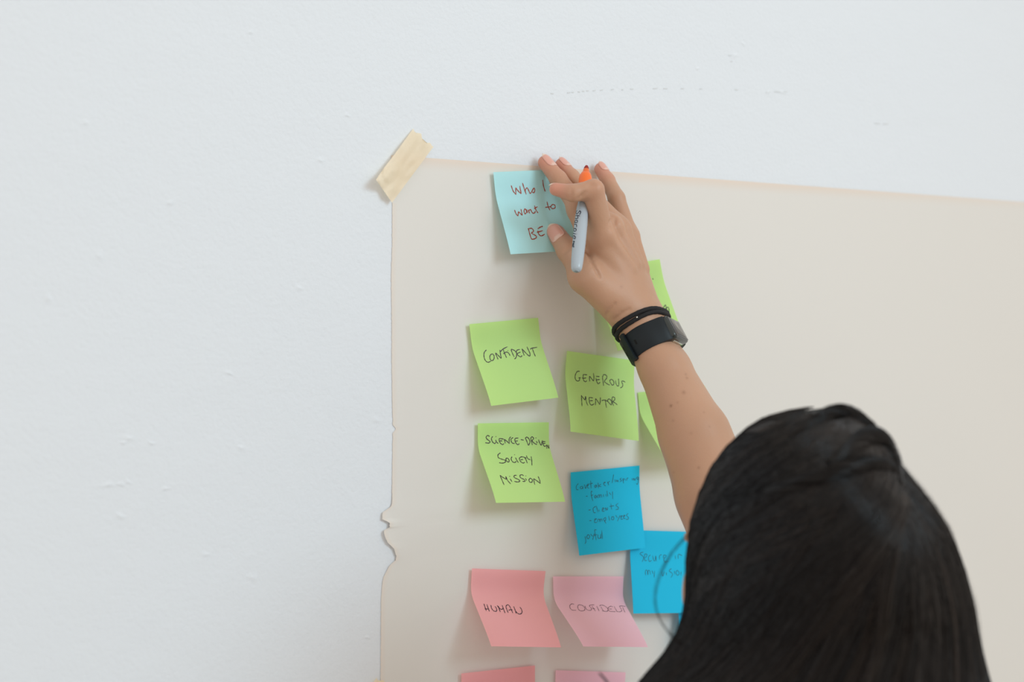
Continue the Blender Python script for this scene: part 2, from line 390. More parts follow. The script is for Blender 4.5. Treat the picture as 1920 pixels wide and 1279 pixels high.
note([(925, 323), (1060, 317), (1096, 470), (957, 477)], 'teal', 'pale teal sticky note reading Who I want to BE under the fingertips', T_WHO, 'red', 'sticky notes at the top', h0=.005)
note([(880, 608), (1009, 596), (1047, 747), (921, 762)], 'green', 'lime green sticky note reading CONFIDENT, topmost of the left green pair', T_CONF, 'purple', style=.5)
note([(1110, 509), (1237, 486), (1285, 642), (1160, 662)], 'green', 'green sticky note half hidden behind the wrist and watch', T_HID, 'black')
note([(1196, 736), (1322, 724), (1368, 860), (1250, 868)], 'green', 'green sticky note tucked behind the GENEROUS MENTOR note and the forearm', h0=.004)
note([(1063, 658), (1190, 676), (1198, 829), (1070, 810)], 'green', 'lime green sticky note reading GENEROUS MENTOR left of the forearm', T_GEN, 'black', h0=.0085, style=.6, wave=.002)
note([(896, 794), (1029, 792), (1060, 942), (930, 944)], 'green', 'lime green sticky note reading SCIENCE-DRIVEN SOCIETY MISSION', T_SCI, 'purple')
note([(1070, 886), (1199, 873), (1210, 1030), (1086, 1043)], 'blue', 'bright blue sticky note with pencilled list starting caretaker', T_CARE, 'pencil', style=.2)
note([(1184, 994), (1313, 998), (1316, 1156), (1187, 1153)], 'blue', 'bright blue sticky note pencilled secure in my vision beside the hair', T_SEC, 'pencil', h0=.0075, style=.2)
note([(1275, 1094), (1400, 1096), (1403, 1250), (1279, 1250)], 'blue', 'blue sticky note nearly all hidden behind the hair, only its left edge showing', h0=.0095, style=.2)
note([(885, 1066), (1023, 1071), (1052, 1214), (921, 1213)], 'pink', 'shaded pink sticky note reading HUMAN', T_HUM, 'purple', style=.2)
note([(1037, 1081), (1169, 1081), (1214, 1214), (1094, 1213)], 'light_pink', 'lit pink sticky note reading CONFIDENT in thin lettering', T_CPINK, 'thin', style=.2)
note([(865, 1263), (1003, 1248), (1048, 1395), (912, 1412)], 'pink', 'pink sticky note cut off by the bottom edge, below HUMAN', group='pink sticky notes on the paper')
note([(1042, 1257), (1173, 1261), (1216, 1400), (1092, 1398)], 'light_pink', 'lit pink sticky note cut off by the bottom edge, nearest the hair', group='pink sticky notes on the paper')

# ------------------------------------------------------------------ signed distance helpers for the body
def cone(p, a, b, ra, rb):
    a = np.asarray(a, np.float32); b = np.asarray(b, np.float32); ba = b - a
    t = np.clip(((p - a) @ ba) / (ba @ ba), 0, 1)
    q = p - a - t[:, None] * ba
    return np.sqrt(np.einsum('ij,ij->i', q, q)) - (ra + (rb - ra) * t)
def ell(p, c, axes, r):
    q = (p - np.asarray(c, np.float32)) @ np.asarray(axes, np.float32).T
    r = np.asarray(r, np.float32)
    k0 = np.linalg.norm(q / r, axis=1); k1 = np.linalg.norm(q / (r * r), axis=1)
    return k0 * (k0 - 1) / np.maximum(k1, 1e-6)
def smin(a, b, k):
    h = np.clip(k - np.abs(a - b), 0, None) / k
    return np.minimum(a, b) - h * h * k * .25
def smax(a, b, k): return -smin(-a, -b, k)
def surface(field, lo, hi, h, B=8):
    lo = np.asarray(lo, float); n = np.ceil((np.asarray(hi) - lo) / h / B).astype(int) * B
    Fd = np.empty(tuple(n), np.float32)
    nb = n // B
    bi = np.stack(np.meshgrid(*[np.arange(k) for k in nb], indexing='ij'), -1).reshape(-1, 3)
    cen = (lo + (bi * B + (B - 1) / 2) * h).astype(np.float32)
    fc = np.concatenate([field(cen[i:i + 200000]) for i in range(0, len(cen), 200000)])
    Fb = np.repeat(np.repeat(np.repeat(np.where(fc < 0, -1, 1).astype(np.float32).reshape(nb), B, 0), B, 1), B, 2)
    Fd[:] = Fb
    act = bi[np.abs(fc) < B * h * .87 * 1.25 + h]
    off = np.stack(np.meshgrid(*[np.arange(B)] * 3, indexing='ij'), -1).reshape(-1, 3)
    CH = 400
    for i in range(0, len(act), CH):
        idx = (act[i:i + CH, None, :] * B + off[None]).reshape(-1, 3)
        Fd[idx[:, 0], idx[:, 1], idx[:, 2]] = field((lo + idx * h).astype(np.float32))
    ins = Fd < 0
    cs = np.zeros(tuple(np.array(Fd.shape) - 1), np.uint8)
    co = [(i, j, k) for i in (0, 1) for j in (0, 1) for k in (0, 1)]
    X, Y, Z = cs.shape
    for (i, j, k) in co: cs += ins[i:i + X, j:j + Y, k:k + Z]
    cells = np.argwhere((cs > 0) & (cs < 8))
    vals = np.stack([Fd[cells[:, 0] + i, cells[:, 1] + j, cells[:, 2] + k] for (i, j, k) in co], 1)
    coa = np.array(co, float); acc = np.zeros((len(cells), 3)); cnt = np.zeros(len(cells))
    for a in range(8):
        for b in range(a + 1, 8):
            if np.abs(coa[a] - coa[b]).sum() != 1: continue
            va, vb = vals[:, a], vals[:, b]; m = (va < 0) != (vb < 0)
            t = va[m] / (va[m] - vb[m]); acc[m] += coa[a] + t[:, None] * (coa[b] - coa[a]); cnt[m] += 1
    V = lo + (cells + acc / cnt[:, None]) * h
    ids = np.full(cs.shape, -1, np.int32); ids[cells[:, 0], cells[:, 1], cells[:, 2]] = np.arange(len(cells))
    Q = []
    for ax in range(3):
        s1 = [slice(None)] * 3; s2 = [slice(None)] * 3; s1[ax] = slice(0, -1); s2[ax] = slice(1, None)
        A = ins[tuple(s1)]; Bb = ins[tuple(s2)]
        e = np.argwhere(A != Bb); sg = A[e[:, 0], e[:, 1], e[:, 2]]
        u, v = (ax + 1) % 3, (ax + 2) % 3
        ok = (e[:, u] > 0) & (e[:, v] > 0) & (e[:, u] < ins.shape[u] - 1) & (e[:, v] < ins.shape[v] - 1); e, sg = e[ok], sg[ok]
        def g(du, dv):
            q = e.copy(); q[:, u] -= du; q[:, v] -= dv; return ids[q[:, 0], q[:, 1], q[:, 2]]
        f = np.stack([g(1, 1), g(0, 1), g(0, 0), g(1, 0)], 1); f[~sg] = f[~sg][:, ::-1]
        Q.append(f)
    return V, np.concatenate(Q)

# ------------------------------------------------------------------ arm and hand joints (photo pixel, distance to wall) -> space
WR = C3(1203, 607, 1.283)
def fa(px, py):      # forearm: depth runs from the wrist towards the elbow
    t = (py - 607) / (1040 - 607); return C3(px, py, 1.283 - .083 * t)
FA1, FA2, FA3, EL = fa(1247, 692), fa(1302, 815), fa(1345, 925), fa(1385, 1040)
AX = nrm(FA1 - WR)                                   # wrist -> elbow
dors = math.sin(math.radians(64)) * RT - math.cos(math.radians(64)) * FW
DN = nrm(dors - AX * (dors @ AX))                    # back of the wrist
WD = nrm(np.cross(AX, DN));
if WD @ FW > 0: WD = -WD                             # wide axis, pointing to the camera side
J = dict(
 i0=P(1129, 441, .070), i1=P(1113, 356, .079), i2=P(1074, 362, .073), i3=P(1042, 355, .062),
 m0=P(1146, 424, .064), m1=P(1082, 384, .046), m2=P(1047, 336, .025), m3=P(1022, 305, .0105),
 r0=P(1161, 428, .056), r1=P(1108, 369, .040), r2=P(1072, 332, .022), r3=P(1053, 309, .009),
 p0=P(1177, 442, .047), p1=P(1156, 372, .034), p2=P(1139, 338, .019), p3=P(1126, 317, .009),
 t0=P(1160, 572, .070), t1=P(1099, 519, .066), t2=P(1065, 470, .037), t3=P(1043, 438, .0185))
FING = {'i': (.0108, .0090, .0074, .0057), 'm': (.0104, .0092, .0077, .0066), 'r': (.0100, .0080, .0070, .0061), 'p': (.0094, .0077, .0067, .0060)}
HC = C3(1522, 1062, 1.0)
BF = nrm([-math.sin(math.radians(9)), math.cos(math.radians(9)), 0]); BR = np.array([BF[1], -BF[0], 0]); BZ = np.array([0, 0, 1.])
SH = HC + BR * .168 + BF * .005 - BZ * .214
wc = WR + AX * -.004
def hand_field(p):
    palm = None
    w1, w2 = WR + WD * .009, WR - WD * .009
    def add(d, k):
        nonlocal palm
        palm = d if palm is None else smin(palm, d, k)
    add(cone(p, w1, J['i0'] + np.array([0, .004, 0]), .0170, .0115), .01)
    add(cone(p, (w1 + w2) / 2, J['m0'] + np.array([0, .004, 0]), .0175, .0112), .01)
    add(cone(p, (w1 + w2) / 2, J['r0'] + np.array([0, .003, 0]), .0170, .0108), .01)
    add(cone(p, w2, J['p0'] + np.array([0, .002, 0]), .0170, .0105), .01)
    # palm side filling and thumb muscle
    add(cone(p, P(1104, 432, .052), P(1135, 520, .052), .0105, .015), .008)
    add(cone(p, w1, J['t1'], .015, .0125), .012)
    add(cone(p, J['t0'], J['t1'], .0155, .0125), .010)
    add(cone(p, (J['t0'] + J['i0']) / 2 + np.array([0, .010, 0]), J['t1'] + np.array([0, .006, 0]), .013, .009), .008)
    add(cone(p, P(1086, 398, .046), P(1106, 440, .052), .0105, .0110), .006)
    # tendons and knuckles
    for k, e in (('i', .0016), ('m', .0018), ('r', .0016), ('p', .0012)):
        a = J[k + '0']; out = nrm(np.array([.25, -1, 0]))
        add(cone(p, a + out * .0088, WR * .45 + a * .55 + DN * .0120 + out * .0015, .0026, .0018), .007)
    out = [palm]
    for k, r in FING.items():
        q = [J[k + s] for s in '0123']
        f = cone(p, q[0], q[1], r[0], r[1]); f = smin(f, cone(p, q[1], q[2], r[1], r[2]), .003); f = smin(f, cone(p, q[2], q[3], r[2], r[3]), .003)
        # soft pads on the palm side of each phalanx
        out.append(smin(palm, f, .006))
    t = cone(p, J['t1'], J['t2'], .0125, .0098); t = smin(t, cone(p, J['t2'], J['t3'], .0100, .0083), .004)
    out.append(smin(palm, t, .008))
    d = out[0]
    for f in out[1:]: d = np.minimum(d, f)
    d = smin(d, ell(p, P(1084, 368, .068), np.stack([RT, UP, FW]), (.0075, .0045, .0055)), .004)   # soft pad under the bent index
    return d
ARM = [(WR, .0178, .0095), (FA1, .0205, .0075), (FA2, .0290, .0050), (FA3, .0345, .003), (EL, .0345, .002)]
def arm_field(p):
    d = None
    for (a, ra, sa), (b, rb, sb) in zip(ARM[:-1], ARM[1:]):
        for s in (-1, 1):
            c = cone(p, a + WD * sa * s, b + WD * sb * s, ra, rb)
            d = c if d is None else smin(d, c, .006)
    d = smin(d, cone(p, EL, SH, .036, .046), .012)
    return d
def arm_base(p): return smin(arm_field(p), hand_field(p), .012)
def on_skin(px, py):
    "first point of the arm seen from the camera position at this pixel"
    ds = np.linspace(1.05, 1.40, 700); q = np.array([C3(px, py, d) for d in ds], np.float32); f = arm_base(q); k = int(np.argmax(f < 0))
    return q[k].astype(float)
CREASES = []
for path, r_, dp in (([(1105, 477), (1108, 488), (1114, 500), (1120, 510), (1124, 519)], .0013, .0006), ([(1147, 405), (1144, 416), (1146, 428)], .0010, -.0004), ([(1154, 408), (1152, 420)], .0010, -.0004),
        ([(1137, 592), (1144, 581), (1153, 570)], .0009, -.0006), ([(1152, 600), (1166, 588), (1180, 580)], .0009, -.0006),
        ([(1086, 372), (1092, 366), (1098, 360)], .0011, -.0002), ([(1068, 370), (1071, 364), (1072, 358)], .0010, -.0003), ([(1057, 474), (1064, 468), (1069, 461)], .0009, -.0005), ([(1103, 349), (1109, 346), (1115, 346)], .0009, -.0005)):
    pp = [on_skin(*q) for q in path]; v = np.array([CAM - q for q in pp])
    pp = [q - nrm(CAM - q) * dp for q in pp]
    CREASES += [(a, b, r_) for a, b in zip(pp[:-1], pp[1:])]
def full_arm(p):
    d = arm_base(p)
    near = np.abs(d) < .012
    if near.any():
        q = p[near]; e = d[near]
        for (a, b, r_) in CREASES: e = smax(e, -cone(q, a, b, r_, r_), .0022)
        d[near] = e
    return d

# head and neck
HA = np.stack([BR, BF, BZ])
def H(x, y, z): return HC + BR * x + BF * y + BZ * z
def head_field(p):
    d = ell(p, H(-.003, -.006, .016), HA, (.064, .076, .075))
    d = smin(d, ell(p, H(0, .022, -.045), HA, (.056, .068, .070)), .03)          # jaw and cheeks
    d = smin(d, ell(p, H(0, .066, -.098), HA, (.020, .018, .016)), .02)           # chin
    d = smin(d, cone(p, H(0, .086, -.002), H(0, .105, -.040), .007, .0095), .012)  # nose
    for s in (-1, 1):
        d = smin(d, ell(p, H(s * .009, .098, -.044), HA, (.007, .008, .006)), .006)
        d = smin(d, ell(p, H(s * .026, .076, .016), HA, (.020, .010, .006)), .010) # brows
        d = smin(d, ell(p, H(s * .037, .048, -.022), HA, (.027, .032, .040)), .014) # cheeks
        d = smax(d, -ell(p, H(s * .031, .096, -.001), HA, (.014, .012, .009)), .008)
        d = smin(d, ell(p, H(s * .030, .0735, -.001), HA, (.012, .011, .010)), .003) # eyelids
        d = smin(d, ell(p, H(s * .074, -.012, -.015), HA, (.007, .017, .030)), .006) # ears
    d = smin(d, ell(p, H(0, .087, -.066), HA, (.022, .009, .0045)), .003)
    d = smin(d, ell(p, H(0, .085, -.076), HA, (.018, .009, .0050)), .003)
    d = smin(d, cone(p, H(0, -.030, -.07), H(0, -.045, -.24), .052, .058), .03)
    return d
S_L = H(-.165, -.02, -.285); HIP = H(0, -.03, -.78)
ANK = {}
def torso_field(p, g=0.0):
    d = ell(p, H(0, -.035, -.36), HA, (.155, .095, .16))
    d = smin(d, ell(p, H(0, -.035, -.55), HA, (.125, .085, .20)), .06)
    d = smin(d, cone(p, H(-.12, -.03, -.265), H(.12, -.02, -.255), .05, .05), .05)
    d = smin(d, ell(p, H(0, -.035, -.76), HA, (.165, .105, .12)), .08)
    for s in (-1, 1): d = smin(d, ell(p, H(s * .07, .045, -.42), HA, (.055, .05, .055)), .03)
    return d - g
def legs_field(p, g=0.0):
    d = None
    for s in (-1, 1):
        hip = H(s * .085, -.03, -.80); kn = H(s * .09, -.02, -1.09); an = H(s * .09, -.045, 0); an[2] = .09
        c = smin(cone(p, hip, kn, .083, .052), cone(p, kn, an, .052, .034), .03)
        d = c if d is None else np.minimum(d, c)
    return d - g
def larm_field(p, g=0.0):
    el = H(-.215, -.045, -.56); wr = H(-.22, .02, -.79)
    d = smin(cone(p, S_L, el, .045, .034), cone(p, el, wr, .034, .021), .01)
    d = smin(d, cone(p, wr, H(-.215, .035, -.85), .020, .022), .02)
    for k in range(4): d = smin(d, cone(p, H(-.215 + .004, .055 - k * .017, -.86), H(-.205, .06 - k * .018, -.935 + abs(k - 1) * .008), .009, .0065), .006)
    d = smin(d, cone(p, H(-.21, .05, -.82), H(-.195, .078, -.875), .011, .008), .01)
    return d - g
def body_coarse(p):
    d = smin(torso_field(p), legs_field(p), .05); d = smin(d, larm_field(p), .03)
    d = smin(d, cone(p, H(0, -.03, -.07), H(0, -.045, -.26), .050, .056), .04)
    return smin(d, cone(p, H(.12, -.02, -.25), SH, .05, .044), .03)

m_skin = mat('skin', (.56, .34, .23), .48, .4); use_vcol(m_skin)
bs = m_skin.node_tree.nodes['Principled BSDF']
bs.inputs['Subsurface Weight'].default_value = .12; bs.inputs['Subsurface Radius'].default_value = (.012, .005, .003); bs.inputs['Subsurface Scale'].default_value = .35
sb = add_bump(m_skin, 900, .00022, 3, .5); sb = add_bump(m_skin, 130, .0009, 4, .35, sb)
SK = np.array([.49, .285, .185])
def skin_cols(V):
    c = np.tile(SK, (len(V), 1))
    vn = np.array([noise.noise(Vector(v) * 28) for v in V[::1]]) if len(V) < 260000 else np.zeros(len(V))
    c *= (1 + .07 * vn)[:, None]
    for k, r in (('i3', .016), ('m3', .02), ('r3', .018), ('p3', .02), ('t3', .018), ('m2', .01), ('p2', .012), ('i1', .012), ('i0', .010), ('m0', .008)):
        w = np.exp(-np.sum((V - J[k]) ** 2, 1) / (r * .75) ** 2)[:, None] * (.8 if k[1] == '3' else .3)
        c = c * (1 - w) + np.array([.66, .28, .21]) * w
    for (px, py, r, s) in ((1258, 761, .0011, 1), (1263, 886, .0008, .4), (1286, 702, .0010, .45), (1288, 709, .0010, .5), (1282, 736, .0016, .55), (1262, 789, .0010, .4), (1310, 877, .0011, .7),
                           (1320, 773, .0008, .4), (1296, 812, .0012, .3), (1270, 755, .0012, .3), (1165, 538, .0014, .3), (1240, 850, .0008, .3), (1330, 800, .0009, .3)):
        q = proj(V); d = np.hypot(q[:, 0] - px, q[:, 1] - py) * .00047
        w = np.exp(-(d / r) ** 2)[:, None] * s * .7; c = c * (1 - w) + np.array([.16, .06, .03]) * w
    return c
import time; t0 = time.time()
pts = np.array([WR, EL, SH] + list(J.values()))
Va, Fa = surface(full_arm, pts.min(0) - .05, pts.max(0) + .05, .00135)
print('arm', len(Va), time.time() - t0)
Vh, Fh = surface(head_field, H(-.1, -.12, -.24).min() * 0 + np.minimum(H(-.13, -.13, -.25), H(.13, .14, .13)) - .02, np.maximum(H(-.13, -.13, -.25), H(.13, .14, .13)) + .02, .003)
keep = Vh[Fh].mean(1)[:, 2] > HC[2] - .225; Fh = Fh[keep]
lo = np.array([HC[0] - .32, HC[1] - .22, 0.05]); hi = np.array([HC[0] + .32, HC[1] + .22, HC[2] - .12])
Vb, Fb = surface(body_coarse, lo, hi, .008)
print('body', len(Vh), len(Vb), time.time() - t0)
def compact(V, F):
    u, inv = np.unique(F, return_inverse=True); return V[u], inv.reshape(F.shape)
Vh, Fh = compact(Vh, Fh)
ca = skin_cols(Va); ch = np.tile(SK, (len(Vh), 1)); cb = np.tile(SK, (len(Vb), 1))
lips = np.minimum(ell(Vh.astype(np.float32), H(0, .089, -.066), HA, (.024, .012, .006)), ell(Vh.astype(np.float32), H(0, .087, -.076), HA, (.020, .012, .0065))) < .001
ch[lips] = (.50, .16, .14)
PER = empty('person', (0, 0, 0), 'person with long dark hair seen from behind, arm raised to the paper holding a marker', 'person')
PER.location = (HC[0], HC[1], 0)
def child(o, par=None):
    o.parent = par or PER; o.matrix_parent_inverse = (par or PER).matrix_world.inverted() if False else o.matrix_parent_inverse
    return o
ORG = np.array([HC[0], HC[1], 0])
Vall = np.concatenate([Va, Vh, Vb]); Fall = np.concatenate([Fa, Fh + len(Va), Fb + len(Va) + len(Vh)])
mesh_obj('body', Vall - ORG, Fall, m_skin, PER, cols=np.concatenate([ca, ch, cb]))

# clothing (below the frame)
m_shirt = mat('white_cloth', (.78, .77, .75), .85); add_bump(m_shirt, 400, .0006)  # unseen cloth, made pale to bounce fill light onto the wall
m_trous = mat('beige_cloth', (.55, .50, .42), .85); m_shoe = mat('shoe', (.02, .02, .02), .5)
def shirt_f(p):
    d = torso_field(p, .010); d = smin(d, cone(p, H(.10, -.02, -.255), SH, .064, .060), .03); d = smin(d, cone(p, SH, SH * .5 + EL * .5, .060, .054), .02)
    el = H(-.215, -.045, -.56); d = smin(d, cone(p, S_L, S_L * .45 + el * .55, .054, .046), .03)
    d = np.maximum(d, -(cone(p, H(0, -.03, -.1), H(0, -.02, -.235), .07, .075)))
    d = np.maximum(d, (HIP[2] - .03) - p[:, 2])
    q = (p - (SH * .62 + EL * .38)) @ nrm(EL - SH); near = cone(p, SH, EL, .08, .08)
    return np.maximum(d, np.where(near < 0, q, -1))
Vs, Fs = surface(shirt_f, lo, hi + np.array([0.05, .15, .15]), .008); mesh_obj('shirt', Vs - ORG, Fs, m_shirt, PER)
def trou_f(p):
    d = smin(legs_field(p, .012), torso_field(p, .006), .04); return np.maximum(np.maximum(d, p[:, 2] - (HIP[2] - .0)), .10 - p[:, 2])
Vs, Fs = surface(trou_f, lo, hi, .008); mesh_obj('trousers', Vs - ORG, Fs, m_trous, PER)
def shoe_f(s):
    def f(p):
        a = H(s * .09, -.06, 0); b = H(s * .10, .13, 0); a = np.array([a[0], a[1], .042]); b = np.array([b[0], b[1], .03])
        d = cone(p, a, b, .042, .034); d = smin(d, cone(p, a, a + [0, 0, .06], .042, .040), .02); return np.maximum(d, .001 - p[:, 2])
    return f
for s in (-1, 1):
    Vs, Fs = surface(shoe_f(s), (lo[0], lo[1], -.02), (hi[0], hi[1] + .05, .17), .006); mesh_obj('shoe', Vs - ORG, Fs, m_shoe, PER)
# eyes and brows
def sphere(c, r, n=16):
    V = []; 
    for i in range(n):
        for j in range(n // 2 + 1):
            a = 2 * math.pi * i / n; b = math.pi * j / (n // 2)
            V.append(np.asarray(c) + r * np.array([math.cos(a) * math.sin(b), math.sin(a) * math.sin(b), math.cos(b)]))
    return V, grid_faces(n, n // 2 + 1, True)
m_eye = mat('eye_white', (.8, .78, .75), .2); m_iris = mat('dark_iris', (.03, .015, .01), .1)
for s in (-1, 1):
    V, F = sphere(H(s * .030, .0755, -.001), .0105); e = mesh_obj('eye', np.array(V) - ORG, F, m_eye, PER)
    V, F = sphere(H(s * .030, .0815, -.001), .0052); mesh_obj('iris', np.array(V) - ORG, F, m_iris, e)

# fingernails
m_nail = mat('fingernail', (.70, .42, .34), .25, .5); use_vcol(m_nail)
def nail(a, b, ra, rb, nvec, span=46, s0=.50, over=.0015):
    d = nrm(b - a); L = np.linalg.norm(b - a); n = nrm(nvec - d * (nvec @ d)); w = np.cross(d, n)
    V, Cc = [], []; nu, nv = 13, 15; end = L + rb * .92 + over
    st = L * s0
    for i in range(nu):
        for j in range(nv):
            s = i / (nu - 1) * 2 - 1; t = j / (nv - 1)
            x = st + (end - st) * t
            if x <= L: r = ra + (rb - ra) * x / L
            else: r = rb * math.sqrt(max(.10, 1 - ((x - L) / (rb * 1.45)) ** 2))
            tt = (t - .5) * 2; sp = math.radians(span) * (1 - .10 * tt ** 2) * math.sqrt(max(0, 1 - max(0, abs(tt) - .55) ** 2 / .45 ** 2 * .82))
            an = s * sp
            V.append(a + d * (x - .0018 * s * s * max(0, tt)) + (n * math.cos(an) + w * math.sin(an)) * (r + .0002) )
            fe = 1 if t > .80 - .10 * s * s * 0 else 0
            c = np.array([.80, .66, .54]) if fe else (np.array([.74, .50, .42]) if t < .16 - .1 * s * s else np.array([.70, .37, .30]))
            Cc.append(c)
    o = mesh_obj('fingernail', np.array(V) - ORG, grid_faces(nu, nv), m_nail, PER, cols=np.array(Cc))
    md = o.modifiers.new('thick', 'SOLIDIFY'); md.thickness = .0006; md.offset = -.5
nv_ = np.array([.12, -1, .15])
nail(J['m2'], J['m3'], .0076, .0066, nv_); nail(J['r2'], J['r3'], .0070, .0061, nv_); nail(J['p2'], J['p3'], .0067, .0060, np.array([.05, -1, .2]))
nail(J['i2'], J['i3'], .0070, .0051, UP - FW * .05, span=36, over=.0022)
nail(J['t2'], J['t3'], .0100, .0083, -FW * 1.0 - RT * .25 + UP * .1, span=56, s0=.42, over=.002)

# ------------------------------------------------------------------ hair
m_hair = mat('dark_brown_hair', (.006, .005, .0045), .55, .15)
m_hair.node_tree.nodes['Principled BSDF'].inputs['Specular Tint'].default_value = (.9, .95, 1, 1)
ROWS = [(764, 1538, 1588, .010), (770, 1490, 1598, .03), (782, 1446, 1612, .05), (800, 1410, 1630, .066), (830, 1376, 1648, .084), (870, 1345, 1676, .098), (920, 1320, 1718, .108), (980, 1300, 1757, .113),
        (1050, 1293, 1784, .112), (1120, 1292, 1806, .105), (1170, 1284, 1815, .098), (1210, 1264, 1824, .092), (1245, 1236, 1834, .088), (1279, 1204, 1845, .085), (1340, 1175, 1862, .08), (1450, 1200, 1860, .07), (1600, 1260, 1830, .06), (1750, 1330, 1790, .045)]
RY = np.array([r[0] for r in ROWS]); RL = np.array([r[1] for r in ROWS]); RR_ = np.array([r[2] for r in ROWS]); RD = np.array([r[3] for r in ROWS])
m_strand = mat('dark_brown_strands', (.01, .01, .01), .27, .36); use_vcol(m_strand)
m_strand.node_tree.nodes['Principled BSDF'].inputs['Specular Tint'].default_value = (.88, .95, 1, 1)
def hair_pt(a, y, off=0.0):
    "a: angle round the head, 0 facing the camera, -90 left edge, +90 right edge; y: photo row at head depth"
    a = math.radians(a); l = np.interp(y, RY, RL); r = np.interp(y, RY, RR_); d = np.interp(y, RY, RD)
    back = 0.0 if y < 1150 else min(1, (y - 1150) / 300) * .045
    cx, hw = (l + r) / 2, (r - l) / 2 / FPX + off * .7
    dd = (d + off) * math.cos(a) if math.cos(a) > 0 else d * .45 * math.cos(a)
    dep = 1.0 - back
    return CAM + FW * (dep - dd) + RT * ((cx - 960) / FPX * dep + hw * math.sin(a) * dep) + UP * ((639.5 - y) / FPX * dep + (off if y < 790 else 0) * .4)
V = []; ny = 120; na = 72
ys = np.concatenate([np.linspace(763.5, 800, 22), np.linspace(803, 1750, ny - 22)])
for y in ys:
    for k in range(na):
        a = -180 + 360 * k / na
        rid = .0016 * noise.noise(Vector((a * .12 + (y - 860) * .010 * (1 if a < 20 else -.4), y * .004, 1))) - .0025
        V.append(hair_pt(a, y, rid))
F = [(i * na + k, i * na + (k + 1) % na, (i + 1) * na + (k + 1) % na, (i + 1) * na + k) for i in range(len(ys) - 1) for k in range(na)]
F.append(tuple(range(na))[::-1])
HAIR = mesh_obj('hair', np.array(V) - ORG, F, m_hair, PER)

def ang_of(px, y):
    l = np.interp(y, RY, RL); r = np.interp(y, RY, RR_); s = (px - (l + r) / 2) / max(1, (r - l) / 2)
    return math.degrees(math.asin(max(-1, min(1, s))))
SV, SF, SCOL, CK = [], [], [], [0]
def strand(pts, r0, r1=None):
    r1 = r0 * .5 if r1 is None else r1
    k0 = len(SV); n = len(pts); cc = .35 + 1.5 * noise.noise(Vector((CK[0], 9.1, 2))) + R.uniform(-.12, .12)
    SCOL.extend([np.array([.0045, .0036, .0036]) + max(0, cc) * np.array([.021, .0145, .0105])] * (3 * n))
    for i, p in enumerate(pts):
        t = pts[min(n - 1, i + 1)] - pts[max(0, i - 1)]; t = t / (np.linalg.norm(t) + 1e-9)
        a = np.cross(t, FW); a = a / (np.linalg.norm(a) + 1e-9); b = np.cross(t, a)
        r = r0 + (r1 - r0) * i / (n - 1)
        for k in range(3):
            th = 2 * math.pi * k / 3 + .5; SV.append(p + (a * math.cos(th) + b * math.sin(th)) * r)
    for i in range(n - 1):
        for k in range(3):
            q = k0 + i * 3; SF.append((q + k, q + (k + 1) % 3, q + 3 + (k + 1) % 3, q + 3 + k))
def lockoff(key): return .0034 * noise.noise(Vector((key * 1.7, 3.3, 0))) + .0016 * noise.noise(Vector((key * 5.1, 7.7, 0)))
GA, GY = ang_of(1632, 882), 882
sm = lambda t: t * t * (3 - 2 * t)
R = random.Random(3)
# hair swept from the crown and the gather down to the left
for k in range(3000):
    q = R.random(); px = 1470 + (1640 - 1470) * q + R.uniform(-14, 10); y0 = 769 + (885 - 769) * q ** 1.6 + R.uniform(-4, 16)
    a0 = ang_of(px, y0); a1 = R.uniform(-150, -88) if q < .45 else R.uniform(-140, -38); Hh = 105 + 95 * q + R.uniform(-15, 15)
    lk = q * 13 + a1 * .10; lo_ = lockoff(lk); CK[0] = lk * 1.3; e = R.gauss(0, .0006)
    y1 = R.uniform(1450, 1700) if q > .3 else R.uniform(1100, 1650); pts = []
    for i in range(26):
        t = i / 25; y = y0 + (y1 - y0) * t ** 1.35; s_ = 1 - math.exp(-((y - y0) / Hh) ** 1.05); a = a0 + (a1 - a0) * s_
        pts.append(hair_pt(a, y, .0012 + lo_ * min(1, t * 5) + e))
    strand(pts, .00044, .00034)
# over the top of the head
for k in range(700):
    px = R.uniform(1420, 1625); y0 = float(np.interp(px, [1395, 1420, 1450, 1500, 1560, 1600, 1625], [818, 803, 789, 778, 770, 779, 801])); a0 = ang_of(px, y0)
    pts = [hair_pt(a0 * (1 + .15 * t) - 60 * t * t, y0 + 95 * t + 60 * t * t, .0014 + R.gauss(0, .0002)) for t in np.linspace(0, 1, 10)]
    pre = [hair_pt(180 - a0 - 10, y0 + 14, .0016), hair_pt(150 if a0 > 0 else -150, y0 + 5, .0016)]
    strand([pts[0] + np.array([0, .02, -.002])] + pts, .00044)
# hair falling from the gather and the crown
for k in range(3000):
    a1 = R.uniform(-70, 112); lo_ = lockoff(a1 * .16 + 40); CK[0] = 50 + a1 * .30; e = R.gauss(0, .0008)
    a0 = GA + (a1 - GA) * R.uniform(.10, .22) + R.uniform(-6, 6); y0 = GY + R.uniform(-15, 60) + abs(a1 - GA) * .3
    if a1 > 35 and R.random() < .75:
        a0 = R.uniform(-10, 60); y0 = R.uniform(768, 850)
        a1 = R.uniform(30, 112)
    y1 = R.uniform(1600, 1750); wob = R.uniform(-2.5, 2.5); ph = R.uniform(0, 6)
    pts = []
    for i in range(25):
        t = i / 24; y = y0 + (y1 - y0) * t; s = 1 - math.exp(-(y - y0) / 115); a = a0 + (a1 - a0) * s + wob * math.sin(t * 5 + ph)
        pts.append(hair_pt(a, y, .0004 + lo_ * min(1, t * 4) + e - (.002 if a1 < -20 and y < 1100 else 0)))
    strand(pts, .00042, .00030)
